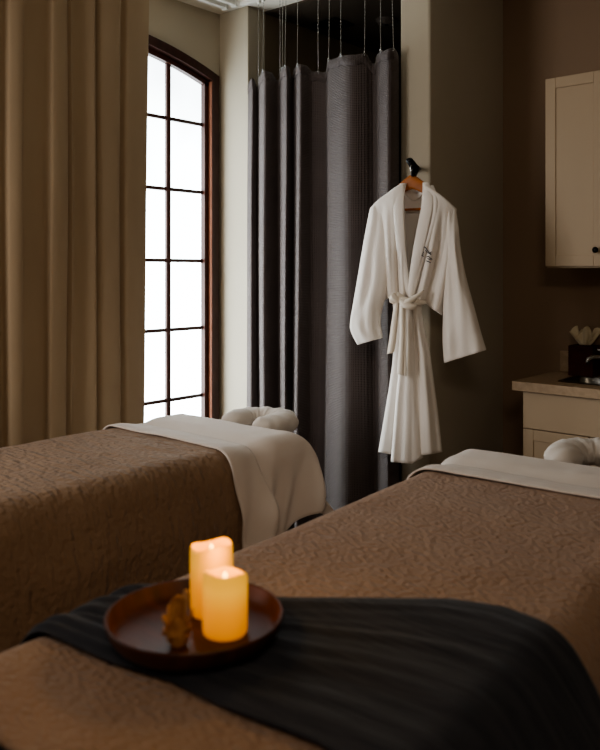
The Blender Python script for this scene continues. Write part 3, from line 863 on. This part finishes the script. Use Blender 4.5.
# countertop with a hole for the sink
SX0, SX1 = px_x(557, 3.52), px_x(557, 3.52)+.42
SY0, SY1 = 3.52, 3.78
ct = tag(empty('countertop', ((XCL+BX1)/2, 3.65, CZ0)), 'pale stone countertop on the cream base cabinet', 'countertop')
o = ct.location; CX1 = BX1+.05
bm = bmesh.new()
for a in ((XCL, CX1, YF, SY0), (XCL, CX1, SY1, YB-.001), (XCL, SX0, SY0, SY1), (SX1, CX1, SY0, SY1)):
    bm_box(bm, a[0]-o.x, a[1]-o.x, a[2]-o.y, a[3]-o.y, 0, CZ1-CZ0, .0)
from_bm('slab', bm, m_counter, ct)
box('backsplash', px_x(560, 3.89)-o.x, CX1-o.x, YB-.021-o.y, YB-.001-o.y, CZ1-CZ0, CZ1-CZ0+.105, m_counter, ct, .002)
sk = tag(empty('sink', ((SX0+SX1)/2, (SY0+SY1)/2, CZ1)), 'small steel sink set into the pale countertop', 'sink')
bm = bmesh.new(); hw, hh = (SX1-SX0)/2, (SY1-SY0)/2
def basin(u, v):
    pr = [(1.06, .003), (1.02, .0045), (.97, .003), (.94, -.006), (.90, -.032), (.82, -.037), (.4, -.0385), (.02, -.0385)]
    q, z = cr(pr, v); a = 2*PI*u
    sq = lambda t: math.copysign(abs(t)**.35, t)
    kx = hw-.003 if q < .95 else hw
    return (sq(math.cos(a))*hw*q, sq(math.sin(a))*hh*q, z)
bm_grid(bm, 64, 24, basin, cu=True); o = from_bm('basin', bm, m_steel, sk, True)
bm = bmesh.new(); bm_lathe(bm, [(0, -.0365), (.018, -.0365), (.020, -.0385), (0, -.0385)], 20); from_bm('drain', bm, m_chrome, sk, True)
# faucet
fx = px_x(612, 3.80)
fc = tag(empty('faucet', (fx, 3.82, CZ1)), 'chrome faucet behind the sink beside the tissue box', 'faucet')
bm = bmesh.new(); bm_lathe(bm, [(0, 0), (.026, 0), (.026, .008), (.018, .014), (.016, .09), (.014, .10), (0, .102)], 24); from_bm('faucet_body', bm, m_chrome, fc, True)
bm = bmesh.new(); bm_tube(bm, [(0, 0, .07), (-.03, -.05, .10), (-.06, -.10, .105), (-.075, -.125, .095), (-.078, -.13, .075)], [.012, .011, .010, .010, .010], 12); from_bm('spout', bm, m_chrome, fc, True)
bm = bmesh.new(); bm_tube(bm, [(0, 0, .10), (-.02, -.02, .125), (-.06, -.05, .135)], [.008, .006, .005], 10); from_bm('handle', bm, m_chrome, fc, True)
# tissue box
tx0 = px_x(568, 3.76); 
tb = tag(empty('tissue_box', (tx0+.06, 3.82, CZ1), 0), 'dark brown tissue box on the counter with a tissue sticking out', 'tissue box')
hB = .148
bm = bmesh.new(); bm_box(bm, -.06, .062, -.06, .06, 0, hB, .004); from_bm('box_body', bm, m_tbox, tb)
bm = bmesh.new()
def opening(u, v):
    a = 2*PI*u; q = 1-.96*v
    return (.032*q*math.cos(a), .022*q*math.sin(a), hB+.0006+.001*v)
bm_grid(bm, 24, 3, opening, cu=True); from_bm('opening', bm, m_black, tb, True)
def tiss(u, v):
    a = 2*PI*u
    sp = .020+.040*v
    r = sp*(1+.28*math.sin(5*a+1)+.14*math.sin(9*a))
    top = .062*v*(1+.42*math.sin(4*a+.6)*v+.30*abs(math.sin(5.5*a+2))*v-.2*v)
    return (r*math.cos(a), r*.75*math.sin(a), hB+.001+top)
ti = grid('tissue', 64, 14, tiss, m_tissue, tb, thick=.0015, cu=True)

# ------------------------------------------------------------------ lights
def area(name, loc, target, size, energy, col, sy=None):
    L = bpy.data.lights.new(name, 'AREA'); L.energy = energy; L.color = col; L.size = size
    if sy: L.shape = 'RECTANGLE'; L.size_y = sy
    o = bpy.data.objects.new(name, L); C.objects.link(o); o.location = loc
    o.rotation_euler = (Vector(target)-Vector(loc)).to_track_quat('-Z', 'Y').to_euler()
    return o
area('ceiling_lamp', (.5, -.5, ZC-.05), (-2.0, 1.6, .9), .8, 11.5, (1, .85, .69))
bpy.data.lights['ceiling_lamp'].spread = math.radians(130)
area('daylight', (-3.2, -.1, 1.8), (-1.9, 3.0, 1.35), 1.2, 18, (1.0, .97, .94), 1.8)
bpy.data.lights['daylight'].spread = math.radians(120)
W = bpy.data.worlds.new('world'); S.world = W; W.use_nodes = True
W.node_tree.nodes['Background'].inputs['Color'].default_value = (.8, .9, 1, 1)
W.node_tree.nodes['Background'].inputs['Strength'].default_value = .6

# ------------------------------------------------------------------ camera
cam = bpy.data.cameras.new('camera'); co = bpy.data.objects.new('camera', cam); C.objects.link(co)
co.location = (0, 0, CAMZ); co.rotation_euler = (PI/2, 0, YAW)
cam.sensor_fit = 'HORIZONTAL'; cam.sensor_width = 36; cam.lens = F/600*36
cam.shift_y = (HOR-375)/600
cam.clip_start = .05
cam.dof.use_dof = True; cam.dof.focus_distance = 3.55; cam.dof.aperture_fstop = 4.0
S.camera = co
S.view_settings.view_transform = 'AgX'
S.view_settings.look = 'AgX - Medium High Contrast'
S.view_settings.exposure = 0.42
